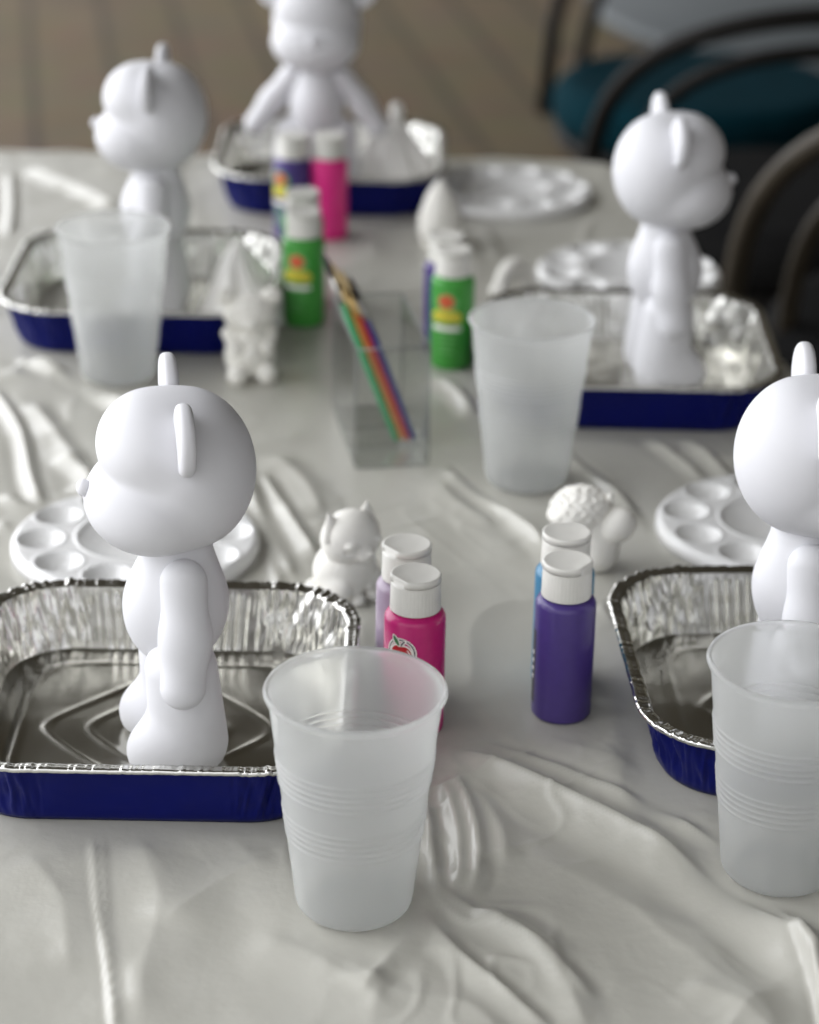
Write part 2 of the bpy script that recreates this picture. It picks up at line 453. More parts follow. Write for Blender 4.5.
def build_cloth():
    x = np.concatenate([np.arange(-.86, -.46, .008), np.arange(-.46, .44, .0017), np.arange(.44, .76, .006)])
    y = np.concatenate([np.arange(.16, .74, .008), np.arange(.74, 1.35, .0018), np.arange(1.35, 2.2, .0028), np.arange(2.2, 2.42, .006)])
    X, Y = np.meshgrid(x, y, indexing='ij')
    # distance to the (convex) table outline, rounded corners
    n = len(EDGE); rad = .05
    inner = []
    D = np.full(X.shape, -9.0)
    for i in range(n):
        a = EDGE[i]; b = EDGE[(i+1) % n]
        dx, dy = b[0]-a[0], b[1]-a[1]; l = math.hypot(dx, dy)
        D = np.maximum(D, (X-a[0])*dy/l - (Y-a[1])*dx/l)
    # rounded version: smooth maximum
    acc = np.zeros(X.shape)
    for i in range(n):
        a = EDGE[i]; b = EDGE[(i+1) % n]
        dx, dy = b[0]-a[0], b[1]-a[1]; l = math.hypot(dx, dy)
        d = (X-a[0])*dy/l - (Y-a[1])*dx/l
        acc += np.exp(np.clip(d/.012, -60, 60))
    D = .012*np.log(acc)
    gx, gy = np.gradient(D, x, y)
    g = np.hypot(gx, gy)+1e-6; gx /= g; gy /= g
    H = np.zeros(X.shape)
    for px, w, h, lop in FOLDS:
        pts = smoothpath(px)
        d, t = seg_dist(X, Y, pts)
        taper = np.clip(np.minimum(t, 1-t)/.18, 0, 1); taper = taper*taper*(3-2*taper)
        ww = np.where(d*np.sign(lop+1e-9) > 0, w*(1-abs(lop)*.6), w*(1+abs(lop)*.6))
        wob = 1+.25*vnoise(X*40+3, Y*40, 5)
        H += 1.15*h*taper*np.exp(-(np.abs(d)/(ww*wob))**1.15) - .22*h*taper*np.exp(-((np.abs(d)-2*ww)/(ww))**2)
    wx = X+.02*vnoise(X*12, Y*12, 21); wy = Y+.02*vnoise(X*12+9, Y*12, 22)
    H += .0006*vnoise(wx*16, wy*11, 1) + .0005*vnoise(wx*40, wy*28, 2)
    rid = 1-np.abs(vnoise(wx*11+4, wy*8, 31))*2.6
    H += .0016*np.clip(rid, 0, 1)**3
    ax, ay = X*.8+Y*.6, -X*.6+Y*.8
    amp = np.clip(.4+vnoise(X*7+2, Y*7, 71)*1.2, 0, 1)
    H += .0011*amp*np.clip(1-np.abs(vnoise(ax*14+wx*6, ay*34, 72))*3.5, 0, 1)**1.5
    H += .0007*amp*np.clip(1-np.abs(vnoise(ax*40+wx*9, ay*24, 73))*3.5, 0, 1)**1.5
    px_, py_ = P(455, 925)
    near = np.exp(-(np.hypot(X-px_, (Y-py_)*.8)/.055)**2)
    H += .0016*near*np.clip(1-np.abs(vnoise(wx*60, wy*35, 74))*2.5, 0, 1)
    # nothing lifts the cloth under the things that stand on it
    mask = np.ones(X.shape)
    for (cx, cy, rz) in TRAYS:
        mask = np.minimum(mask, np.clip((rect_dist(X, Y, cx, cy, rz, .094)-.001)/.022, 0, 1))
    for (cx, cy, r) in FOOT:
        mask = np.minimum(mask, np.clip((np.hypot(X-cx, Y-cy)-r-.0015)/.032, 0, 1))
    mask = mask*mask*(3-2*mask)
    H = np.minimum(H, .012)*mask
    # over the edge the film hangs down
    rr = .012
    dd = np.maximum(D, 0)
    ang = np.clip(dd/rr, 0, PI/2)
    out = rr*np.sin(ang); down = rr*(1-np.cos(ang)) + np.maximum(dd-rr*PI/2, 0)
    hang = np.clip(down/.1, 0, 1)
    ripple = hang*(.012*np.sin((X*gy*-1+Y*gx)*42+2*vnoise(X*5, Y*5, 8)) + .010)
    NX = X - gx*dd + gx*(out+ripple); NY = Y - gy*dd + gy*(out+ripple)
    Z = TZ + H*np.clip(1-dd/.02, 0, 1) - down
    keep = D < .30
    nx, ny = X.shape
    idx = -np.ones(X.shape, int); idx[keep] = np.arange(keep.sum())
    v = np.stack([NX[keep], NY[keep], Z[keep]], 1)
    q = np.stack([idx[:-1, :-1], idx[1:, :-1], idx[1:, 1:], idx[:-1, 1:]], -1).reshape(-1, 4)
    q = q[(q >= 0).all(1)]
    o = mesh_obj('tablecloth', v, q, M['cloth'])
    tag(o, 'wrinkled glossy white plastic tablecloth spread over the whole table', 'tablecloth')

# ------------------------------------------------------------------ bear figure
def build_bear(x, y, rz, label):
    root = thing('bear_figurine', label, 'figurine', x, y, .0022, rz, 'blank white bear figures standing in the foil trays')
    def head(p):
        d = ell(p, (-.0075, 0, .1510), (.0340, .0385, .0395))
        d = su(d, ell(p, (.0065, 0, .1645), (.0285, .0345, .0260)), .005)
        mz = ell(p, (.0078, 0, .1365), (.0340, .0385, .0262))
        return su(d, mz, .0035)
    solid('head', head, (-.047, -.045, .104), (.048, .045, .196), .0013, M['vinyl'], root)
    solid('nose', lambda p: ell(p, (.0415, 0, .1440), (.0036, .0046, .0043)), (.036, -.008, .134), (.050, .008, .150), .0007, M['vinyl'], root)
    def ear(s):
        def f(p):
            q = p-np.array((-.004, s*.0345, .1795))
            r = np.hypot(q[..., 1], q[..., 2])-.0140; t = np.abs(q[..., 0])-.0006
            dish = ell(p, (.0065, s*.0355, .1805), (.0048, .0125, .0125))
            d = np.hypot(np.maximum(r, 0), np.maximum(t, 0))+np.minimum(np.maximum(r, t), 0)-.0032
            return ss(d, dish, .002)
        return f
    for s in (-1, 1):
        c = s*.0345
        solid('ear', ear(s), (-.010, c-.02, .159), (.004, c+.02, .201), .0009, M['vinyl'], root)
    def torso(p):
        d = ell(p, (-.0005, 0, .0765), (.0255, .0235, .0300))
        return su(d, cap(p, (-.003, 0, .085), (-.003, 0, .108), .0200, .0170), .012)
    solid('torso', torso, (-.03, -.03, .044), (.03, .03, .128), .0013, M['vinyl'], root)
    def arm(p):
        q = p*np.array((1, 1.12, 1))
        return su(cap(q, (0, 0, 0), (.0005, 0, -.028), .0115, .0110), cap(q, (.0005, 0, -.028), (.0030, 0, -.0515), .0110, .0112), .010)
    arms = []
    for s in (-1, 1):
        a = solid('arm', arm, (-.018, -.018, -.078), (.020, .018, .016), .0012, M['vinyl'], root)
        a.location = (-.003, s*.0210, .1000); a.rotation_euler = (s*R(15), 0, 0)
        arms.append(a)
    def leg(p):
        d = cap(p, (-.004, 0, .012), (-.001, -.0, .052), .0195, .0178)
        d = su(d, ell(p, (.0060, 0, .0090), (.0215, .0180, .0185)), .008)
        return sm(d, -p[..., 2], .0025)
    for s in (-1, 1):
        l = solid('leg', leg, (-.026, -.022, -.003), (.030, .022, .07), .0012, M['vinyl'], root)
        l.location = (0, s*.0188, 0); l.rotation_euler = (0, 0, s*R(8))
    return root

b1 = build_bear(*BEARS[0], R(180+12), 'white bear figure facing left in the front left tray, nose in profile')
b2 = dup(b1, *BEARS[1], R(1), 'white bear figure facing right at the right edge of the picture, partly cut off', .0022)
b3 = dup(b1, *BEARS[2], R(6), 'white bear figure facing right in the tray behind the middle cup, dark chairs behind it', .0022)
b4 = dup(b1, *BEARS[3], R(180-3), 'blurred white bear figure facing left behind the frosted cup at far left', .0022)
b5 = dup(b1, *BEARS[4], R(-92), 'blurred white bear figure facing the camera with arms held out in the rearmost tray', .0022)
for ch in b5.children:
    if ch.name.startswith('arm'):
        s = 1 if ch.location.y > 0 else -1
        ch.rotation_euler = (s*R(36), 0, 0); ch.location.z = .104; ch.location.y = s*.0225

# ------------------------------------------------------------------ foil trays
def build_tray(x, y, rz, label):
    root = thing('foil_tray', label, 'tray', x, y, .0004, rz, 'blue foil baking trays')
    N = 880
    def path(a, r):
        """rounded square, half size a; points with outward normals and arc place"""
        s = 2*(a-r); q = PI*r/2; L = 4*(s+q)
        out = []
        for i in range(N):
            # the same share of points on sides and corners whatever the size
            t = i/N*4; k = int(t); u = t-k
            fs = .66
            if u < fs:
                w = u/fs; px, py = a, -(a-r)+w*s; nx, ny = 1, 0
            else:
                w = (u-fs)/(1-fs)*PI/2; px, py = (a-r)+r*math.cos(w), (a-r)+r*math.sin(w); nx, ny = math.cos(w), math.sin(w)
            c, sn = math.cos(k*PI/2), math.sin(k*PI/2)
            out.append((px*c-py*sn, px*sn+py*c, nx*c-ny*sn, nx*sn+ny*c))
        return np.array(out)
    u = (np.arange(N)/N*4) % 1
    side = u < .66
    fs = np.where(side, u/.66, 0)
    # pressed ribs in groups on the sides, crushed creases in the corners
    grp = np.clip(1-np.abs(np.abs(fs-.5)-.23)/.17, 0, 1); grp = np.clip(grp*3, 0, 1)
    ribs = np.where(side, np.clip(np.cos(fs*2*PI*18)*1.6, -.4, 1)*grp, 0)
    corner = np.where(side, np.clip((np.abs(fs-.5)-.38)/.12, 0, 1), 1)
    cw = np.arange(N)*1.0
    def wall_disp(t):
        """t 0 at the floor .. 1 at the rim"""
        z = np.full(N, t*3.0)
        cr = vnoise(cw*.17+t*1.4, z*.5, 41)+.8*vnoise(cw*.36-t*1.5, z*.8, 42)+.45*vnoise(cw*.7, z*1.6, 43)
        am = min(1, t*3)*(1 if t < .98 else .6)
        mid = .0003*vnoise(cw*.09, z*2, 44)
        return ribs*.0008*math.sin(min(1, t*1.08)*PI)**.4 + corner*.0016*cr*am + mid*am
    rows_t = np.linspace(0, 1, 16)
    H = .0350
    a0, a1, r0, r1 = .0872, .0945, .036, .040
    v = []
    for k, t in enumerate(rows_t):
        p = path(a0+(a1-a0)*t, r0+(r1-r0)*t); d = wall_disp(t) if k else np.zeros(N)
        z = .0012+(H-.0012)*t + (0 if k else 0)
        if k == 1: z -= .0004
        v.append(np.stack([p[:, 0]+p[:, 2]*d, p[:, 1]+p[:, 3]*d, np.full(N, z)], 1))
    inner = [w.copy() for w in v]
    def bridge(nrows, close=False):
        i = np.arange(N); j = (i+1) % N
        f = [np.stack([k*N+i, k*N+j, (k+1)*N+j, (k+1)*N+i], 1) for k in range(nrows-1)]
        return np.concatenate(f)
    f = bridge(len(v))
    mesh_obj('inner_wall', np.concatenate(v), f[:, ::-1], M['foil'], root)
    # floor with pressed lines
    rings = []
    base = inner[0]
    sc = list(np.linspace(1, .03, 70))
    def emboss(X, Y):
        def line(d, w=.0016): return np.exp(-(d/w)**2)
        def rdia(h):
            # rounded diamond
            k = .010
            ax = np.sqrt(X*X+k*k); ay = np.sqrt(Y*Y+k*k)
            return (ax+ay-h)/1.414
        sq = ((np.abs(X)/.070)**6+(np.abs(Y)/.070)**6)**(1/6.)*.070-.070
        h = .00055*line(rdia(.068), .0019)+.00055*line(rdia(.046), .0019)+.0005*line(sq, .002)
        h += -.0006*(sq > .004)
        return h + .0004*vnoise(X*40+50, Y*40+50, 61)
    for s in sc:
        X = base[:, 0]*s; Y = base[:, 1]*s
        e = emboss(X, Y)*(min(1, (1-s)*25))
        rings.append(np.stack([X, Y, .0012+e], 1))
    m = len(rings)
    V = np.concatenate(rings+[np.array([[0, 0, .0012]])])
    f = list(map(tuple, bridge(m)))
    f += [((m-1)*N+i, (m-1)*N+(i+1) % N, m*N) for i in range(N)]
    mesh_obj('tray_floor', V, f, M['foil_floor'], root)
    # rolled rim with crimps
    tp = rows_t[-1]
    p = path(a1, r1); dd = wall_disp(1.0)
    crim = .0005*vnoise(cw*.35, cw*0, 51)+.0004*vnoise(cw*.9, cw*0+3, 52)
    crim = crim*(.6+corner*.8)
    prof = [(0, 0), (.0012, .0009), (.0030, .0009), (.0046, .0012)]
    for k in range(9):
        a = PI*.6-k*PI*1.5/8
        prof.append((.0060+.0017*math.cos(a), .0001+.0016*math.sin(a)))
    prof.append((.0040, -.0006)); prof.append((.0006, -.0012))
    rows = []
    for k, (o, z) in enumerate(prof):
        w = dd*(1-min(1, o/.004)) + o + crim*(.6 if k > 3 else .2)
        rows.append(np.stack([p[:, 0]+p[:, 2]*w, p[:, 1]+p[:, 3]*w, H+z+crim*.8*(k > 0)], 1))
    f = bridge(len(rows))
    mesh_obj('rolled_rim', np.concatenate(rows), f[:, ::-1], M['foil'], root)
    # blue outside
    rows = []
    for k, t in enumerate(np.linspace(0, 1, 12)):
        t2 = t*.955
        p = path(a0+(a1-a0)*t2, r0+(r1-r0)*t2)
        g = np.array([np.interp(t2, rows_t, [wall_disp(q)[i] if False else 0 for q in rows_t]) for i in (0,)])
        d = (wall_disp(t2)-ribs*.0008*math.sin(min(1, t2*1.08)*PI)**.4) if k else np.zeros(N)
        rnd = -.0012 if k == 0 else 0
        rows.append(np.stack([p[:, 0]+p[:, 2]*(d+.0013+rnd), p[:, 1]+p[:, 3]*(d+.0013+rnd), np.full(N, max(.0001, t2*(H-.0002)))], 1))
    V = np.concatenate(rows+[np.array([[0, 0, .0001]])])
    f = list(map(tuple, bridge(len(rows))))
    f += [((i+1) % N, i, len(rows)*N) for i in range(N)]
    mesh_obj('blue_outside', V, f, M['blue'], root)
    return root
t1 = build_tray(*TRAYS[0], 'blue foil tray with silver inside, front left, holding the sharpest bear figure')
dup(t1, *TRAYS[1], 'blue foil tray with silver inside at the right edge beside the purple bottle', .0004)
dup(t1, *TRAYS[2], 'blue foil tray behind the middle cup, under the bear figure by the chairs', .0004)
dup(t1, *TRAYS[3], 'blurred blue foil tray at far left behind the frosted cup', .0004)
dup(t1, *TRAYS[4], 'rearmost blurred blue foil tray at the back edge of the table', .0004)

# ------------------------------------------------------------------ cups
def build_cup(x, y, label):
    root = thing('frosted_cup', label, 'cup', x, y, .0003, 0, 'frosted plastic cups')
    Hc = cup_h; rt, rb = .0385, .0260
    def rad(z):
        r = rb+(rt-rb)*(z/Hc)
        if z < .005: r -= .0035*(1-z/.005)**2
        for zc in (.0800, .0768, .0736, .0704, .0672):
            r += .0006*math.exp(-((z-zc)/.0006)**2)
        for zc in (.0535, .0503, .0471, .0439, .0407):
            r += .0005*math.exp(-((z-zc)/.0006)**2)
        return r
    zs = [0, .0006, .0015, .003, .005]+[i*.0003 for i in range(24, int((Hc-.004)/.0003))]
    wt = .0006
    out = [(rad(z), z) for z in zs]
    inn = [(rad(z)-wt, max(z, .0012)) for z in reversed(zs) if z > .0014]
    top = [(rt+.0002, Hc-.0030), (rt+.0012, Hc-.0026), (rt+.0017, Hc-.0014), (rt+.0012, Hc-.0003), (rt+.0003, Hc), (rt-.0006, Hc-.0006), (rt-.0008, Hc-.0025)]
    v, f = lathe([(.0001, .0009)] + [(rb-.0065, .0009), (rb-.0055, 0)] + out + top + inn + [(rb-.006, .0016), (.0001, .0016)], 96)
    MB().add(v, f).build('cup_wall', M['frost'], root)
    return root
cup_labels = {'front': 'frosted plastic cup in the foreground, ribbed round its middle, in front of the pink bottle',
              'right': 'frosted plastic cup at the right edge in front of a blue tray',
              'middle': 'frosted plastic cup in the middle distance beside a green bottle',
              'left': 'blurred frosted plastic cup at far left in front of a blue tray'}
c0 = None
for nm, (x, y) in cups:
    FOOT.append((x, y, .026))
    if c0 is None: c0 = build_cup(x, y, cup_labels[nm])
    else: dup(c0, x, y, 0, cup_labels[nm], .0003)
# the cup is one piece of plastic: make each a single object
for o in [o for o in list(C.objects) if o.type == 'EMPTY' and o.name.startswith('frosted_cup')]:
    ch = o.children[0]
    ch.parent = None; ch.location = o.location; ch.rotation_euler = (0, 0, random.random()*6)
    for k in ('label', 'category', 'group'): ch[k] = o[k]
    nme = o.name; bpy.data.objects.remove(o); ch.name = nme

# ------------------------------------------------------------------ paint bottles
BR, BH = .0157, .088
def wrap(poly, r, ang0, z0, n=10):
    """flat outline (arc mm, height mm) laid round the bottle as a fan of fine triangles"""
    cx = sum(p[0] for p in poly)/len(poly); cy = sum(p[1] for p in poly)/len(poly)
    pts = []
    m = len(poly)
    per = []
    for i in range(m):
        a, b = poly[i], poly[(i+1) % m]
        st = max(1, int(math.dist(a, b)/.8))
        for k in range(st):
            per.append((a[0]+(b[0]-a[0])*k/st, a[1]+(b[1]-a[1])*k/st))
    L = len(per); v, f = [], []
    for j in range(n+1):
        s = 1-j/n
        for (u, w) in per:
            uu = cx+(u-cx)*s; zz = cy+(w-cy)*s
            a = ang0+uu*.001/BR
            v.append((r*math.cos(a), r*math.sin(a), z0+zz*.001))
    for j in range(n):
        for k in range(L):
            l = (k+1) % L
            f.append((j*L+k, j*L+l, (j+1)*L+l, (j+1)*L+k))
    return v, f
def circ(cx, cy, r, n=28, sy=1): return [(cx+r*math.cos(2*PI*k/n), cy+sy*r*math.sin(2*PI*k/n)) for k in range(n)]
def arcband(cx, cy, r0, r1, a0, a1, n=20):
    return [(cx+r1*math.cos(a0+(a1-a0)*k/n), cy+r1*math.sin(a0+(a1-a0)*k/n)) for k in range(n+1)], \
           [(cx+r0*math.cos(a0+(a1-a0)*k/n), cy+r0*math.sin(a0+(a1-a0)*k/n)) for k in range(n+1)]
def band(mb, outer, inn, r, ang0, z0, mat):
    v, f = [], []
    for lst in (outer, inn):
        for (u, w) in lst:
            a = ang0+u*.001/BR; v.append((r*math.cos(a), r*math.sin(a), z0+w*.001))
    n = len(outer)
    for k in range(n-1): f.append((k, k+1, n+k+1, n+k))
    mb.add(v, f, mat)

def apple_label(root, ang, zc, paint):
    """round apple emblem: ring, red apple, leaf and stem, seen from outside the bottle
       (u runs to the right when looked at)"""
    mb = MB(); r = BR+.00012
    mats = [M['white_ink'], M['dark_ink'], M['red_ink'], M['leaf_ink']]
    o, i = arcband(0, 0, 7.6, 8.3, R(-60), R(240)); band(mb, o, i, r, ang, zc, 0)
    o, i = arcband(0, 0, 6.9, 7.6, R(-60), R(240)); band(mb, o, i, r, ang, zc, 1)
    o, i = arcband(0, 0, 6.2, 6.9, R(-60), R(240)); band(mb, o, i, r, ang, zc, 0)
    apple = []
    for k in range(48):
        a = 2*PI*k/48
        rr = 5.6*(1-.16*math.exp(-((a-PI/2)/.35)**2)-.10*math.exp(-((a-3*PI/2)/.3)**2))
        apple.append((rr*math.cos(a), rr*.92*math.sin(a)-.6))
    big = [(u*1.16, (w+.6)*1.16-.6) for u, w in apple]
    v, f = wrap(big, r+.0001, ang, zc); mb.add(v, f, 0)
    v, f = wrap(apple, r+.0002, ang, zc); mb.add(v, f, 2)
    o, i = arcband(1.0, -.6, 3.4, 3.9, R(-20), R(50)); band(mb, o, i, r+.0003, ang, zc, 0)
    def rot(pts, a, cx, cy): return [(cx+u*math.cos(a)-w*math.sin(a), cy+u*math.sin(a)+w*math.cos(a)) for u, w in pts]
    leaf = [(3.0*math.cos(2*PI*k/20)*(1), 1.1*math.sin(2*PI*k/20)*abs(math.sin(2*PI*k/20))**.3) for k in range(20)]
    v, f = wrap(rot([(u*1.25, w*1.6) for u, w in leaf], R(125), -2.6, 6.6), r+.0003, ang, zc); mb.add(v, f, 0)
    v, f = wrap(rot(leaf, R(125), -2.6, 6.6), r+.0004, ang, zc); mb.add(v, f, 3)
    stem = [(-.5, -1.4), (.4, -1.4), (.7, 1.8), (-.1, 1.8)]
    v, f = wrap(rot([(u*2.2, w*1.25) for u, w in stem], R(-28), .9, 5.6), r+.0003, ang, zc); mb.add(v, f, 0)
    v, f = wrap(rot(stem, R(-28), .9, 5.6), r+.0004, ang, zc); mb.add(v, f, 1)
    return mb.build('emblem', mats, root)

def craft_label(root, ang, zc):
    """blurred front label: red apple disc over a yellow banner with a white strip and pale lines"""
    mb = MB(); r = BR+.00012
    mats = [M['white_ink'], M['yellow_ink'], M['orange_ink'], M['lightgreen_ink'], M['dark_ink']]
    v, f = wrap(circ(0, 17, 9.0, sy=.9), r, ang, zc); mb.add(v, f, 3)
    v, f = wrap(circ(0, 18.5, 6.0, sy=.85), r+.0001, ang, zc); mb.add(v, f, 2)
    v, f = wrap([(-11, 3), (11, 3), (12, 8), (8, 11.5), (0, 12.5), (-8, 11.5), (-12, 8)], r+.0001, ang, zc); mb.add(v, f, 1)
    v, f = wrap([(-11, -3.5), (11, -3.5), (11, .2), (-11, .2)], r, ang, zc); mb.add(v, f, 0)
    for k in range(4):
        w = [7, 8, 5, 6][k]
        v, f = wrap([(-w, -7.5-k*4.2), (w, -7.5-k*4.2), (w, -6.0-k*4.2), (-w, -6.0-k*4.2)], r, ang, zc); mb.add(v, f, 3)
    return mb.build('label', mats, root)

def build_bottle(x, y, rz, mat, label, kind='plain', group='small squeeze bottles of craft paint'):
    root = thing('paint_bottle', label, 'paint bottle', x, y, 0, rz, group)
    FOOT.append((x, y, BR))
    k = BR
    prof = [(.0001, .0008), (k-.004, .0008), (k-.003, .0), (k-.0012, .0003), (k-.0002, .0016), (k, .003), (k, .0640), (k-.0003, .0652), (k-.0010, .0664), (k-.0020, .0673),
            (k-.0034, .0681), (.0098, .0686), (.0098, .0700), (.0001, .0700)]
    v, f = lathe(prof, 72)
    MB().add(v, f).build('bottle_body', mat, root)
    # flip cap: ribbed skirt, smooth lid with a flat lip at the front
    n = 120; rows = []
    def ring(r, z, rib=0, lip=0):
        out = []
        for i in range(n):
            a = 2*PI*i/n
            rr = r*(1-.016*rib*(1 if (i % 3) else -.4))
            if lip:
                fl = r*.86/max(.2, math.cos(a)) if math.cos(a) > .2 else 9
                rr = min(rr, fl+.0007*0)
            out.append((rr*math.cos(a), rr*math.sin(a), z))
        return out
    R0, R1 = .0129, .0123
    seq = [ring(.0100, .0688), ring(R0, .0690), ring(R0, .0695, 1), ring(R1+.0003, .0832, 1), ring(R1, .0836), ring(R1-.0004, .0838), ring(R1-.0004, .0842),
           ring(R1+.0006, .0843, 0, 1), ring(R1+.0006, .0872, 0, 1), ring(R1+.0003, .0878, 0, 1), ring(R1-.0003, .0880, 0, 1), ring(R1-.0010, .0879, 0, 1), ring(R1-.0020, .0876, 0, 1), ring(.004, .0872), ring(.002, .0872)]
    v = [p for rw in seq for p in rw]; f = []
    for j in range(len(seq)-1):
        for i in range(n):
            l = (i+1) % n; f.append((j*n+i, j*n+l, (j+1)*n+l, (j+1)*n+i))
    f.append(tuple((len(seq)-1)*n+i for i in range(n)))
    c = MB().add(v, f).build('flip_cap', M['cap'], root)
    c.rotation_euler = (0, 0, R({'plain': 0}.get(kind, 0)))
    if kind == 'apple': apple_label(root, 0, .0500, mat)
    if kind == 'craft': craft_label(root, 0, .034)
    if kind == 'dark':
        mb = MB(); r = BR+.00012
        v, f = wrap([(-9, -22), (9, -22), (9, 20), (-9, 20)], r, 0, .030); mb.add(v, f, 1)
        for q in range(4):
            v, f = wrap([(3.5, -8+q*4.6), (7.5, -8+q*4.6), (7.5, -5.4+q*4.6), (6.2, -5.4+q*4.6), (6.2, -6.8+q*4.6), (3.5, -6.8+q*4.6)], r+.0001, 0, .030, 3); mb.add(v, f, 0)
        mb.build('label', [M['white_ink'], M['dark_ink']], root)
    return root, c
def bp(px, py, h=BH): return P(px, py, h)
# angle 0 of a bottle is where its emblem sits; caps turn on their own
def cap_turn(rc, deg, root_deg):
    rc[1].rotation_euler = (0, 0, R(deg-root_deg))
r = build_bottle(*bp(416, 573), R(-116), M['magenta'], 'magenta paint bottle with apple emblem and white flip cap, behind the front cup', 'apple'); cap_turn(r, -140, -116)
r = build_bottle(*bp(407, 543), R(-60), M['lavender'], 'pale lavender paint bottle between the cat figurine and the magenta bottle', 'plain'); cap_turn(r, -140, -60)
r = build_bottle(*bp(568, 560), R(-192), M['purple'], 'purple paint bottle standing in front of the sky blue one', 'dark'); cap_turn(r, -35, -192)
r = build_bottle(*bp(567, 531), R(-140), M['skyblue'], 'sky blue paint bottle mostly hidden behind the front purple bottle', 'plain'); cap_turn(r, 100, -140)
r = build_bottle(*P(451, 364), R(-108), M['green'], 'green paint bottle with white cap beside the middle frosted cup', 'craft'); cap_turn(r, 60, -108)
r = build_bottle(*P(444, 349), R(-150), M['purple'], 'mostly hidden purple paint bottle behind the green bottle by the middle cup', 'plain'); cap_turn(r, 60, -150)
r = build_bottle(*P(304, 322), R(-108), M['green'], 'green paint bottle with white cap left of the brush holder', 'craft'); cap_turn(r, 90, -108)
r = build_bottle(*P(303, 300), R(-108), M['green'], 'green paint bottle hidden behind the green one left of the brush holder', 'plain'); cap_turn(r, 90, -108)
r = build_bottle(*P(293, 236), R(-130), M['purple'], 'blurred purple paint bottle in front of the rearmost tray', 'craft'); cap_turn(r, 90, -130)
r = build_bottle(*P(329, 236), R(-90), M['pink'], 'blurred hot pink paint bottle in front of the rearmost tray', 'plain'); cap_turn(r, 90, -90)

# ------------------------------------------------------------------ palettes
def build_palette(x, y, rz, label):
    Rm = .0740; nr, na = 110, 300
    rr = np.linspace(0, Rm, nr); a = np.arange(na)*2*PI/na
    X = rr[:, None]*np.cos(a); Y = rr[:, None]*np.sin(a); RR = np.hypot(X, Y)
    Z = np.full(X.shape, .0092)
    def bowl(d, r, depth):
        t = np.clip(d/r, 0, 1)
        e = 1-t**2.6
        lip = .0007*np.exp(-((d-r)/.0012)**2)
        return -depth*e + lip
    Z += bowl(RR, .0350, .0062)
    for k in range(10):
        q = 2*PI*k/10
        Z += bowl(np.hypot(X-.0560*math.cos(q), Y-.0560*math.sin(q)), .0142, .0075)
    edge = np.clip((RR-(Rm-.004))/.004, 0, 1)
    Z -= .003*edge**2
    v = np.stack([X.ravel(), Y.ravel(), Z.ravel()], 1)
    i = np.arange(na); j = (i+1) % na
    f = [np.stack([k*na+i, (k+1)*na+i, (k+1)*na+j, k*na+j], 1) for k in range(nr-1)]
    # rim drops to the table, underside follows
    low = np.stack([(Rm+.0003)*np.cos(a), (Rm+.0003)*np.sin(a), np.full(na, .0003)], 1)
    lo2 = np.stack([(Rm-.0016)*np.cos(a), (Rm-.0016)*np.sin(a), np.full(na, .0003)], 1)
    und = np.stack([(Rm-.0030)*np.cos(a), (Rm-.0030)*np.sin(a), np.full(na, .0012)], 1)
    v = np.concatenate([v, low, lo2, und, [[0, 0, .0006]]])
    b0 = (nr-1)*na; b1 = nr*na
    for p, q in ((b0, b1), (b1, b1+na), (b1+na, b1+2*na)):
        f.append(np.stack([p+i, q+i, q+j, p+j], 1))
    F = [tuple(t) for t in np.concatenate(f)]
    F += [(b1+2*na+k, b1+3*na, b1+2*na+(k+1) % na) for k in range(na)]
    o = mesh_obj('paint_palette', v, F, M['palette'])
    o.location = (x, y, TZ); o.rotation_euler = (0, 0, rz)
    FOOT.append((x, y, Rm))
    return tag(o, label, 'palette', 'round white paint palettes')
x, y = P(136, 549)
pal = build_palette(x, y, R(8), 'round white ten-well palette behind the front left bear figure')
def dup1(o, x, y, rz, label):
    c = o.copy(); C.objects.link(c); c.location = (x, y, TZ); c.rotation_euler = (0, 0, rz); c['label'] = label
    return c
for (px, py, rz, lab) in ((776, 533, 25, 'round white ten-well palette behind the tray at the right edge'),
                          (509, 197, 5, 'blurred round white palette lying alone at the back of the table'),
                          (628, 279, 15, 'blurred round white palette behind the tray with the right hand bear figure')):
    x, y = P(px, py); dup1(pal, x, y, R(rz), lab); FOOT.append((x, y, .074))

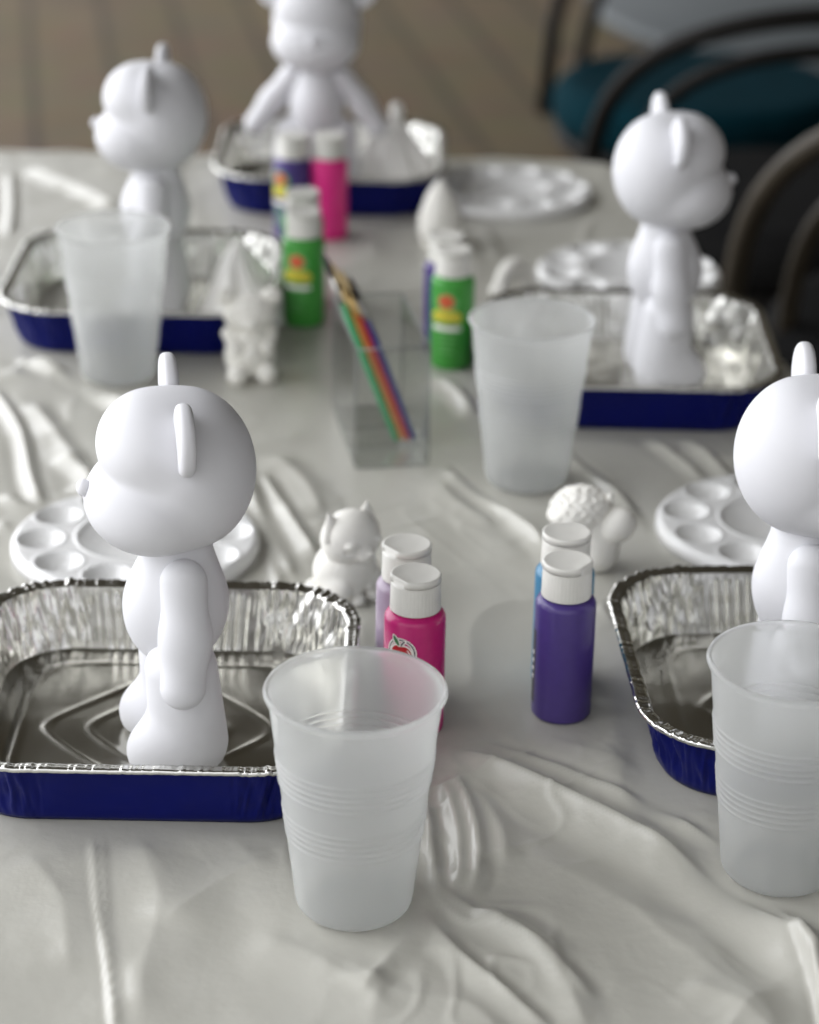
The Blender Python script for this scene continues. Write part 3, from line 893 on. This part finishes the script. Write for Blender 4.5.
# ------------------------------------------------------------------ small plaster figures
def cat(x, y, rz):
    root = thing('cat_figurine', 'small cream white cat figurine with pointed ears sitting beside the lavender bottle', 'figurine', x, y, .0, rz)
    FOOT.append((x, y, .02)); m = M['plaster']
    def body(p):
        d = ell(p, (-.002, 0, .0135), (.0185, .0185, .0165))
        d = su(d, ell(p, (.000, 0, .0215), (.0140, .0140, .0120)), .006)
        for s in (-1, 1):
            d = su(d, ell(p, (.006, s*.0110, .0085), (.0110, .0075, .0090)), .002)
            d = su(d, cap(p, (.007, s*.0080, .022), (.0135, s*.0045, .0085), .0046, .0040), .0015)
        return sm(d, -p[..., 2], .0015)
    solid('body', body, (-.024, -.023, -.002), (.024, .023, .036), .0009, m, root)
    def head(p):
        d = ell(p, (.0030, 0, .0358), (.0155, .0182, .0168))
        d = su(d, ell(p, (.0160, 0, .0305), (.0062, .0058, .0048)), .003)
        d = su(d, ell(p, (.0216, 0, .0325), (.0014, .0018, .0012)), .0008)
        for s in (-1, 1):
            d = ss(d, cap(p, (.0172, s*.0050, .0355), (.0140, s*.0120, .0335), .0007, .0006)-.0003, .0012)
            d = su(d, ell(p, (.0145, s*.0086, .0372), (.0038, .0042, .0030)), .0012)
        return d
    solid('head', head, (-.015, -.02, .019), (.024, .02, .053), .0007, m, root)
    def ear(s):
        def f(p):
            a = (.0020, s*.0115, .0430); b = (.0005, s*.0140, .0540)
            q = p-np.array(a); ax = np.array(b)-np.array(a); L = np.linalg.norm(ax); ax = ax/L
            t = q@ax
            lat = q-t[..., None]*ax
            rad = np.sqrt((lat[..., 0]*1.7)**2+lat[..., 1]**2+lat[..., 2]**2)
            d = (rad-(.0082*(1-t/(L*1.08))))*.62
            d = np.maximum(d, -t-.004)
            inner = p-np.array((.0050, 0, 0))
            qi = inner-np.array(a); ti = qi@ax; li = qi-ti[..., None]*ax
            ri = np.sqrt((li[..., 0]*1.4)**2+li[..., 1]**2+li[..., 2]**2)
            return ss(d, (ri-.0062*(1-ti/(L*.86)))*.65, .0008)
        return f
    for s in (-1, 1):
        solid('ear', ear(s), (-.008, s*.013-.011, .038), (.010, s*.013+.011, .059), .0006, m, root)
        solid('paw', lambda p: sm(ell(p, (.0160, s*.0052, .0030), (.0055, .0042, .0042)), -p[..., 2], .001), (.009, s*.0052-.006, -.001), (.023, s*.0052+.006, .009), .0006, m, root)
    solid('bow', lambda p: su(ell(p, (.0135, 0, .0215), (.0026, .0030, .0026)), ell(p, (.0140, 0, .0200), (.002, .0018, .0026)), .001), (.009, -.005, .015), (.018, .005, .026), .0005, m, root)
    solid('tail', lambda p: su(cap(p, (-.016, -.004, .0045), (-.012, -.016, .0040), .0042, .0038), cap(p, (-.012, -.016, .0040), (.002, -.0205, .0036), .0038, .0030), .002), (-.024, -.027, -.001), (.008, .003, .011), .0008, m, root)
x, y = P(347, 592)
cat(x, y, R(-50))

def teddy(x, y, rz):
    root = thing('teddy_figurine', 'blurred cream figurine with two round ears in front of the far left tray', 'figurine', x, y, 0, rz)
    FOOT.append((x, y, .02)); m = M['plaster']
    bump = lambda p: .0007*np.sin(p[..., 0]*900)*np.sin(p[..., 1]*900+1)*np.sin(p[..., 2]*900)
    solid('body', lambda p: sm(su(su(ell(p, (0, 0, .015), (.0165, .0180, .0170)), ell(p, (0, 0, .030), (.013, .0150, .012)), .004), ell(p, (.012, 0, .020), (.0065, .0085, .007)), .002)+bump(p), -p[..., 2], .001), (-.022, -.022, -.002), (.024, .022, .045), .0010, m, root)
    solid('head', lambda p: su(ell(p, (.001, 0, .0470), (.0145, .0185, .0135)), ell(p, (.0135, 0, .0435), (.0060, .0075, .0052)), .002)+bump(p), (-.016, -.021, .031), (.022, .021, .063), .0010, m, root)
    for s in (-1, 1):
        solid('ear', lambda p: ell(p, (0, s*.0160, .0590), (.0040, .0070, .0068)), (-.006, s*.016-.009, .050), (.006, s*.016+.009, .068), .0008, m, root)
        solid('arm', lambda p: cap(p, (.002, s*.0150, .0330), (.0120, s*.0105, .0240), .0048, .0050)+bump(p), (-.006, s*.013-.011, .017), (.020, s*.013+.011, .041), .0009, m, root)
        solid('foot', lambda p: sm(ell(p, (.0150, s*.0105, .0065), (.0090, .0075, .0082)), -p[..., 2], .001), (.004, s*.0105-.010, -.001), (.027, s*.0105+.010, .017), .0009, m, root)
x, y = P(250, 375)
teddy(x, y, R(-80))

def curly(x, y, rz):
    root = thing('puppy_figurine', 'small cream figurine with curly domed crown behind the purple and sky blue bottles', 'figurine', x, y, 0, rz)
    FOOT.append((x, y, .016)); m = M['plaster']
    curl = lambda p: .0010*np.sin(p[..., 0]*1000+np.sin(p[..., 1]*600)*1.5)*np.sin(p[..., 1]*950+1)*np.sin(p[..., 2]*900)
    solid('crown', lambda p: su(ell(p, (-.005, 0, .0385), (.0175, .0160, .0120)), ell(p, (-.010, -.003, .0345), (.0150, .0150, .0090)), .004)+curl(p), (-.028, -.021, .022), (.018, .021, .054), .0008, m, root)
    solid('ear', lambda p: ell(np.stack([p[..., 0]*.8+p[..., 2]*.6, p[..., 1], -p[..., 0]*.6+p[..., 2]*.8], -1), (.0155*.8+.0300*.6, -.005, -.0155*.6+.0300*.8), (.0128, .0105, .0105)), (-.001, -.018, .014), (.032, .008, .046), .0008, m, root)
    solid('topknot', lambda p: ell(p, (.0110, -.001, .0455), (.0026, .0030, .0032)), (.007, -.005, .041), (.015, .003, .050), .0005, m, root)
    solid('body', lambda p: sm(su(su(cap(p, (.004, 0, .010), (.005, 0, .028), .0135, .0132), ell(p, (.008, -.004, .014), (.009, .009, .012)), .004), ell(p, (-.010, -.002, .006), (.010, .0085, .0075)), .004), -p[..., 2], .0015), (-.024, -.018, -.002), (.022, .018, .046), .0009, m, root)
x, y = P(588, 566)
curly(x, y, R(-8))

def egg(x, y):
    root = thing('hatching_egg_figurine', 'blurred pointed egg shaped cream figurine behind the green bottle at the back', 'figurine', x, y, 0, 0)
    FOOT.append((x, y, .014)); m = M['plaster']
    def f(p):
        t = np.clip(p[..., 2]/.056, 0, 1)
        rad = .0205*np.sqrt(np.clip(np.sin(PI*np.clip(t, 0, 1)**.75*.98+.06), 0, 1))*(1-.35*t)
        a = np.arctan2(p[..., 1], p[..., 0])
        sc = .0006*np.sin(a*9+np.floor(p[..., 2]/.005)*1.57)*np.sin(p[..., 2]/.005*PI)
        return np.maximum((np.hypot(p[..., 0], p[..., 1])-rad-sc)*.7, np.maximum(-p[..., 2]+.0003, p[..., 2]-.0565))
    solid('shell', f, (-.022, -.022, -.002), (.022, .022, .060), .0009, m, root)
    solid('base', lambda p: sm(ell(p, (0, 0, .003), (.0150, .0150, .0060)), -p[..., 2], .001), (-.018, -.018, -.001), (.018, .018, .011), .001, m, root)
x, y = P(439, 245)
egg(x, y)

def snail(x, y, rz):
    root = thing('rainbow_figurine', 'blurred small cream arch shaped figurine behind the middle frosted cup', 'figurine', x, y, 0, rz)
    FOOT.append((x, y, .016)); m = M['plaster']
    def arch(rad, th):
        pts = [(rad*math.cos(PI*k/10), 0, .006+rad*1.25*math.sin(PI*k/10)) for k in range(11)]
        def f(p):
            d = None
            for a, b in zip(pts[:-1], pts[1:]):
                e = cap(p, a, b, th, th); d = e if d is None else su(d, e, .001)
            return d
        return f
    solid('arch', arch(.0130, .0058), (-.022, -.009, -.002), (.022, .009, .032), .0009, m, root)
    solid('inner_arch', arch(.0062, .0030), (-.012, -.006, .001), (.012, .006, .020), .0008, m, root)
    for s in (-1, 1):
        solid('cloud', lambda p: sm(su(ell(p, (s*.0130, -.001, .0055), (.0085, .0085, .0070)), ell(p, (s*.0180, 0, .0045), (.0050, .0060, .0050)), .002), -p[..., 2], .001), (s*.014-.014, -.012, -.001), (s*.014+.014, .012, .015), .0009, m, root)
x, y = P(513, 292)
snail(x, y, R(40))

def napkin(x, y, z, rz, sx, sy, hh, label, seed, knob):
    root = thing('crumpled_napkin', label, 'napkin', x, y, z, rz, 'crumpled white napkins standing in trays')
    nr, na = 46, 120
    v, f = [], []
    for j in range(nr+1):
        t = j/nr
        for k in range(na):
            a = 2*PI*k/na
            fold = .16*math.sin(a*5+seed)+.10*math.sin(a*9+seed*2+t*2)+.05*math.sin(a*17+seed)
            r = (1-t)**.85*(1+fold*(1-.3*t)) + .05
            zz = hh*t + (0.004*math.sin(a*3+seed)*(1-t)*t*4)
            v.append((sx*r*math.cos(a)+.10*sx*math.sin(t*4+seed), sy*r*math.sin(a), max(0.0, zz)))
    for j in range(nr):
        for k in range(na):
            l = (k+1) % na; f.append((j*na+k, j*na+l, (j+1)*na+l, (j+1)*na+k))
    f.append(tuple(nr*na+k for k in range(na))); f.append(tuple(range(na-1, -1, -1)))
    MB().add(v, f).build('folded_tissue', M['napkin'], root)
    if knob:
        cxx = .10*sx*math.sin(4+seed)
        solid('twisted_tip', lambda p: ell(p, (cxx, 0, hh+.005), (.0062, .0062, .0088)), (cxx-.009, -.009, hh-.006), (cxx+.009, .009, hh+.016), .0009, M['napkin'], root)
napkin(-.128, 1.668, .0028, R(20), .032, .022, .064, 'crumpled white napkin at the right end of the far left tray', 1.3, False)
napkin(-.018, 2.045, .0028, R(0), .042, .026, .060, 'peaked white napkin with twisted tip in the rearmost tray', 2.4, True)

# ------------------------------------------------------------------ brush holder and brushes
hx, hy = P(379, 436); HR = R(10)
def holder():
    root = thing('brush_holder', 'clear acrylic box divided into slots, holding thin brushes', 'brush holder', hx, hy, 0, HR)
    w, d, h, t = .049, .108, .082, .0018
    def part(name, b, mat=M['clear']):
        return MB().add(*box(*b)).build(name, mat, root, smooth=False)
    part('base', (0, 0, .0014, w, d, .0022))
    part('side_panel', (-w/2+t/2, 0, .0027+(h-.0027)/2, t, d, h-.0027)); part('side_panel', (w/2-t/2, 0, .0027+(h-.0027)/2, t, d, h-.0027))
    part('end_panel', (0, -d/2+t/2, .0027+(h-.0027)/2, w-2*t-.0004, t, h-.0027)); part('end_panel', (0, d/2-t/2, .0027+(h-.0027)/2, w-2*t-.0004, t, h-.0027))
    for yy in (-.018, .018):
        part('divider', (0, yy, .0027+.006, w-2*t-.0004, t, .012))
    for yy in (-d/2+t/2, -.018, .018, d/2-t/2):
        part('foot_strip', (0, yy, .00015, w-.001, t, .0003), M['acrylic_edge'])
    for (ax, ay) in ((-w/2+.0006, -d/2+.0006), (w/2-.0006, -d/2+.0006), (w/2-.0006, d/2-.0006), (-w/2+.0006, d/2-.0006)):
        mb = MB().add(*tube([(ax, ay, .003), (ax, ay, h)], .0005, 8)); mb.build('corner_edge', M['acrylic_edge'], root)
    mb = MB()
    loop = [(-w/2+t/2, -d/2+t/2, h), (w/2-t/2, -d/2+t/2, h), (w/2-t/2, d/2-t/2, h), (-w/2+t/2, d/2-t/2, h)]
    for a, b in zip(loop, loop[1:]+loop[:1]): mb.add(*tube([a, b], .0006, 8))
    mb.build('top_edge', M['acrylic_edge'], root)
    for (qx, qy) in ((0, -.04), (0, -.02), (0, 0), (0, .02), (0, .04)):
        FOOT.append((hx+qx*math.cos(HR)-qy*math.sin(HR), hy+qx*math.sin(HR)+qy*math.cos(HR), .032))
holder()
def brush(a, b, col, tipcol, label, hair):
    """a: lower end, b: upper end, in holder coordinates"""
    c, s = math.cos(HR), math.sin(HR)
    A = Vector((hx+a[0]*c-a[1]*s, hy+a[0]*s+a[1]*c, a[2]+TZ)); B = Vector((hx+b[0]*c-b[1]*s, hy+b[0]*s+b[1]*c, b[2]+TZ))
    root = bpy.data.objects.new('paint_brush', None); C.objects.link(root); root.location = A
    tag(root, label, 'paint brush', 'thin paint brushes in the clear holder')
    D = B-A
    pt = lambda t: tuple(D*t)
    MB().add(*tube([pt(0), pt(.02), pt(.3), pt(.62), pt(.72)], [.0012, .0018, .0026, .0030, .0022], 12)).build('handle', col, root)
    MB().add(*tube([pt(.715), pt(.80), pt(.86)], [.0024, .0025, .0021], 12)).build('ferrule', tipcol, root)
    MB().add(*tube([pt(.855), pt(.90), pt(.96), pt(1.0)], [.0020, .0026, .0018, .0003], 10)).build('bristles', hair, root)
gr = pbr('green_lacquer', (.02, .28, .10), .3, noise=.05); rd = pbr('red_lacquer', (.42, .02, .015), .3, noise=.05)
bl = pbr('blue_lacquer', (.03, .035, .22), .3, noise=.05); am = pbr('amber_lacquer', (.55, .26, .05), .3, noise=.05)
gold = pbr('brass_ferrule', (.62, .45, .20), .3, metal=1.0, noise=.05); hair = pbr('dark_bristles', (.02, .018, .016), .7, noise=.2)
tan = pbr('tan_bristles', (.50, .38, .20), .7, noise=.2); silv = pbr('nickel_ferrule', (.33, .32, .30), .3, metal=1.0, noise=.05)
brush((.0080, -.0250, .0062), (-.0290, .0700, .108), gr, silv, 'green handled brush, leftmost and longest of the four in the holder', hair)
brush((.0118, -.0235, .0062), (-.0235, .0640, .102), am, gold, 'amber handled brush between the red and green ones', tan)
brush((.0156, -.0245, .0062), (-.0180, .0610, .098), rd, gold, 'red handled brush beside the dark blue one in the holder', tan)
brush((.0194, -.0240, .0062), (-.0125, .0580, .094), bl, silv, 'dark blue handled brush, rightmost in the holder', hair)

build_cloth()

# ------------------------------------------------------------------ background furniture
def arc3(c, r, a0, a1, plane, n=16):
    out = []
    for k in range(n+1):
        a = a0+(a1-a0)*k/n
        u, w = r[0]*math.cos(a), r[1]*math.sin(a)
        out.append((c[0]+u*plane[0], c[1]+u*plane[1], c[2]+w))
    return out
def chair(x, y, rz, label, seatmat, metal):
    root = thing('patio_chair', label, 'chair', x, y, -TZ, rz, 'round seated metal chairs')
    def seat(p):
        d = np.hypot(p[..., 0], p[..., 1])-.19; t = np.abs(p[..., 2]-.455)-.006
        return np.hypot(np.maximum(d, 0), np.maximum(t, 0))+np.minimum(np.maximum(d, t), 0)-.035
    solid('seat_cushion', seat, (-.24, -.24, .40), (.24, .24, .51), .010, seatmat, root)
    ring = lambda rr, z: [(rr*math.cos(2*PI*k/40), rr*math.sin(2*PI*k/40), z) for k in range(41)]
    MB().add(*tube(ring(.205, .405), .013, 10)).build('seat_ring', metal, root)
    MB().add(*tube(ring(.150, .17), .008, 10)).build('leg_ring', metal, root)
    for (ro, zt, tr, nm) in ((.262, .365, .012, 'hoop_back'), (.205, .31, .010, 'inner_hoop')):
        pts = []
        for k in range(37):
            a = PI*k/36
            pts.append((ro*math.cos(a), -.02-(ro-.04)*math.sin(a), .405+zt*max(0, math.sin(a))**.42))
        MB().add(*tube(pts, tr, 10)).build(nm, metal, root)
    for k in range(4):
        a = PI/4+PI/2*k
        c, s_ = math.cos(a), math.sin(a)
        MB().add(*tube([(.235*c, .235*s_, 0), (.20*c, .20*s_, .12), (.17*c, .17*s_, .26), (.19*c, .19*s_, .405)], .012, 10)).build('leg', metal, root)
    return root
ch1 = chair(.43, 3.48, R(155), 'dark metal chair with round teal seat cushion, behind the table at upper right', M['teal'], M['black_metal'])
ch2 = dup(ch1, .475, 2.90, R(4), 'dark metal chair whose curved hoop back crosses in front of the teal seat', -TZ)
ch3 = dup(ch1, .60, 2.30, R(-2), 'bronze metal chair at the right edge, nearest the table corner', -TZ)
ch3.scale = (1.04, 1.04, 1.08)
for root_, met in ((ch2, M['black_metal']), (ch3, M['bronze_metal'])):
    for c_ in root_.children:
        c_.data = c_.data.copy()
        c_.data.materials[0] = met if not c_.name.startswith('seat_cushion') else M['black_fabric']

def side_table(x, y):
    root = thing('low_table', 'blue grey round low table behind the teal chair', 'table', x, y, -TZ)
    v, f = lathe([(.001, .32), (.59, .32), (.60, .327), (.60, .343), (.59, .35), (.001, .35)], 72)
    MB().add(v, f).build('tabletop', M['greyblue'], root)
    MB().add(*tube([(0, 0, .03), (0, 0, .32)], .03, 16)).build('pedestal', M['black_metal'], root)
    v, f = lathe([(.001, 0), (.22, 0), (.22, .012), (.04, .035), (.001, .035)], 48)
    MB().add(v, f).build('foot', M['black_metal'], root)
side_table(.95, 4.77)

def shade_sheet():  # dark sheet laid where the floor around the chairs is in shade
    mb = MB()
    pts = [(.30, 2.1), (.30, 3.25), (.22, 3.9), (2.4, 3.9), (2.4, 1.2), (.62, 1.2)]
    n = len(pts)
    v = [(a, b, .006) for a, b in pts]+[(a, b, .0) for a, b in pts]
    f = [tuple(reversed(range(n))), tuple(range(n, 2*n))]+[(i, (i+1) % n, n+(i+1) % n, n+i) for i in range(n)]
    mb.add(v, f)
    o = mb.build('floor_shade_sheet', M['floor_shade'], None, smooth=False)
    tag(o, 'near-black sheet standing in for the shade under the metal chairs', 'mat')
shade_sheet()

# ------------------------------------------------------------------ light
w = bpy.data.worlds.new('daylight'); scene.world = w; w.use_nodes = True
nt = w.node_tree; bg = nt.nodes['Background']
tc = nt.nodes.new('ShaderNodeTexCoord')
def lobe(direction, lo, hi, col):
    d = Vector(direction).normalized()
    dp = nt.nodes.new('ShaderNodeVectorMath'); dp.operation = 'DOT_PRODUCT'
    dp.inputs[1].default_value = d
    nt.links.new(tc.outputs['Generated'], dp.inputs[0])
    mr = nt.nodes.new('ShaderNodeMapRange'); mr.interpolation_type = 'SMOOTHSTEP'
    mr.inputs['From Min'].default_value = lo; mr.inputs['From Max'].default_value = hi
    nt.links.new(dp.outputs['Value'], mr.inputs['Value'])
    ml = nt.nodes.new('ShaderNodeVectorMath'); ml.operation = 'SCALE'
    ml.inputs[0].default_value = col
    nt.links.new(mr.outputs[0], ml.inputs['Scale'])
    return ml.outputs[0]
terms = [lobe((-.82, .38, .48), .45, .95, (3.2, 3.25, 3.38)),      # open bright side on the left
         lobe((-.2, -.5, 1), .3, 1.0, (.62, .625, .64)),        # soft overhead
         lobe((-.3, -1, .35), .3, 1.0, (.40, .41, .44))]
base = nt.nodes.new('ShaderNodeVectorMath'); base.operation = 'ADD'; base.inputs[0].default_value = (.095, .087, .066)
nt.links.new(terms[0], base.inputs[1]); cur = base.outputs[0]
for t in terms[1:]:
    a = nt.nodes.new('ShaderNodeVectorMath'); a.operation = 'ADD'
    nt.links.new(cur, a.inputs[0]); nt.links.new(t, a.inputs[1]); cur = a.outputs[0]
nt.links.new(cur, bg.inputs['Color']); bg.inputs['Strength'].default_value = 1.0

# ------------------------------------------------------------------ camera
cam = bpy.data.cameras.new('camera'); co = bpy.data.objects.new('camera', cam); C.objects.link(co)
cam.sensor_fit = 'VERTICAL'; cam.sensor_height = 24.0; cam.lens = F/1024*24.0
co.matrix_world = Matrix.Translation((0, 0, TZ+CAMH)) @ Matrix.Rotation(R(90)-PITCH, 4, 'X') @ Matrix.Rotation(ROLL, 4, 'Z')
cam.clip_start = .02
cam.dof.use_dof = True; cam.dof.focus_distance = 1.10; cam.dof.aperture_fstop = 3.9
scene.camera = co
vs = scene.view_settings
vs.view_transform = 'Standard'; vs.look = 'None'; vs.gamma = 1; vs.exposure = .42; vs.use_curve_mapping = False
scene.cycles.use_denoising = True
scene.cycles.max_bounces = 14; scene.cycles.transparent_max_bounces = 24; scene.cycles.transmission_bounces = 14
scene.cycles.sample_clamp_indirect = 6
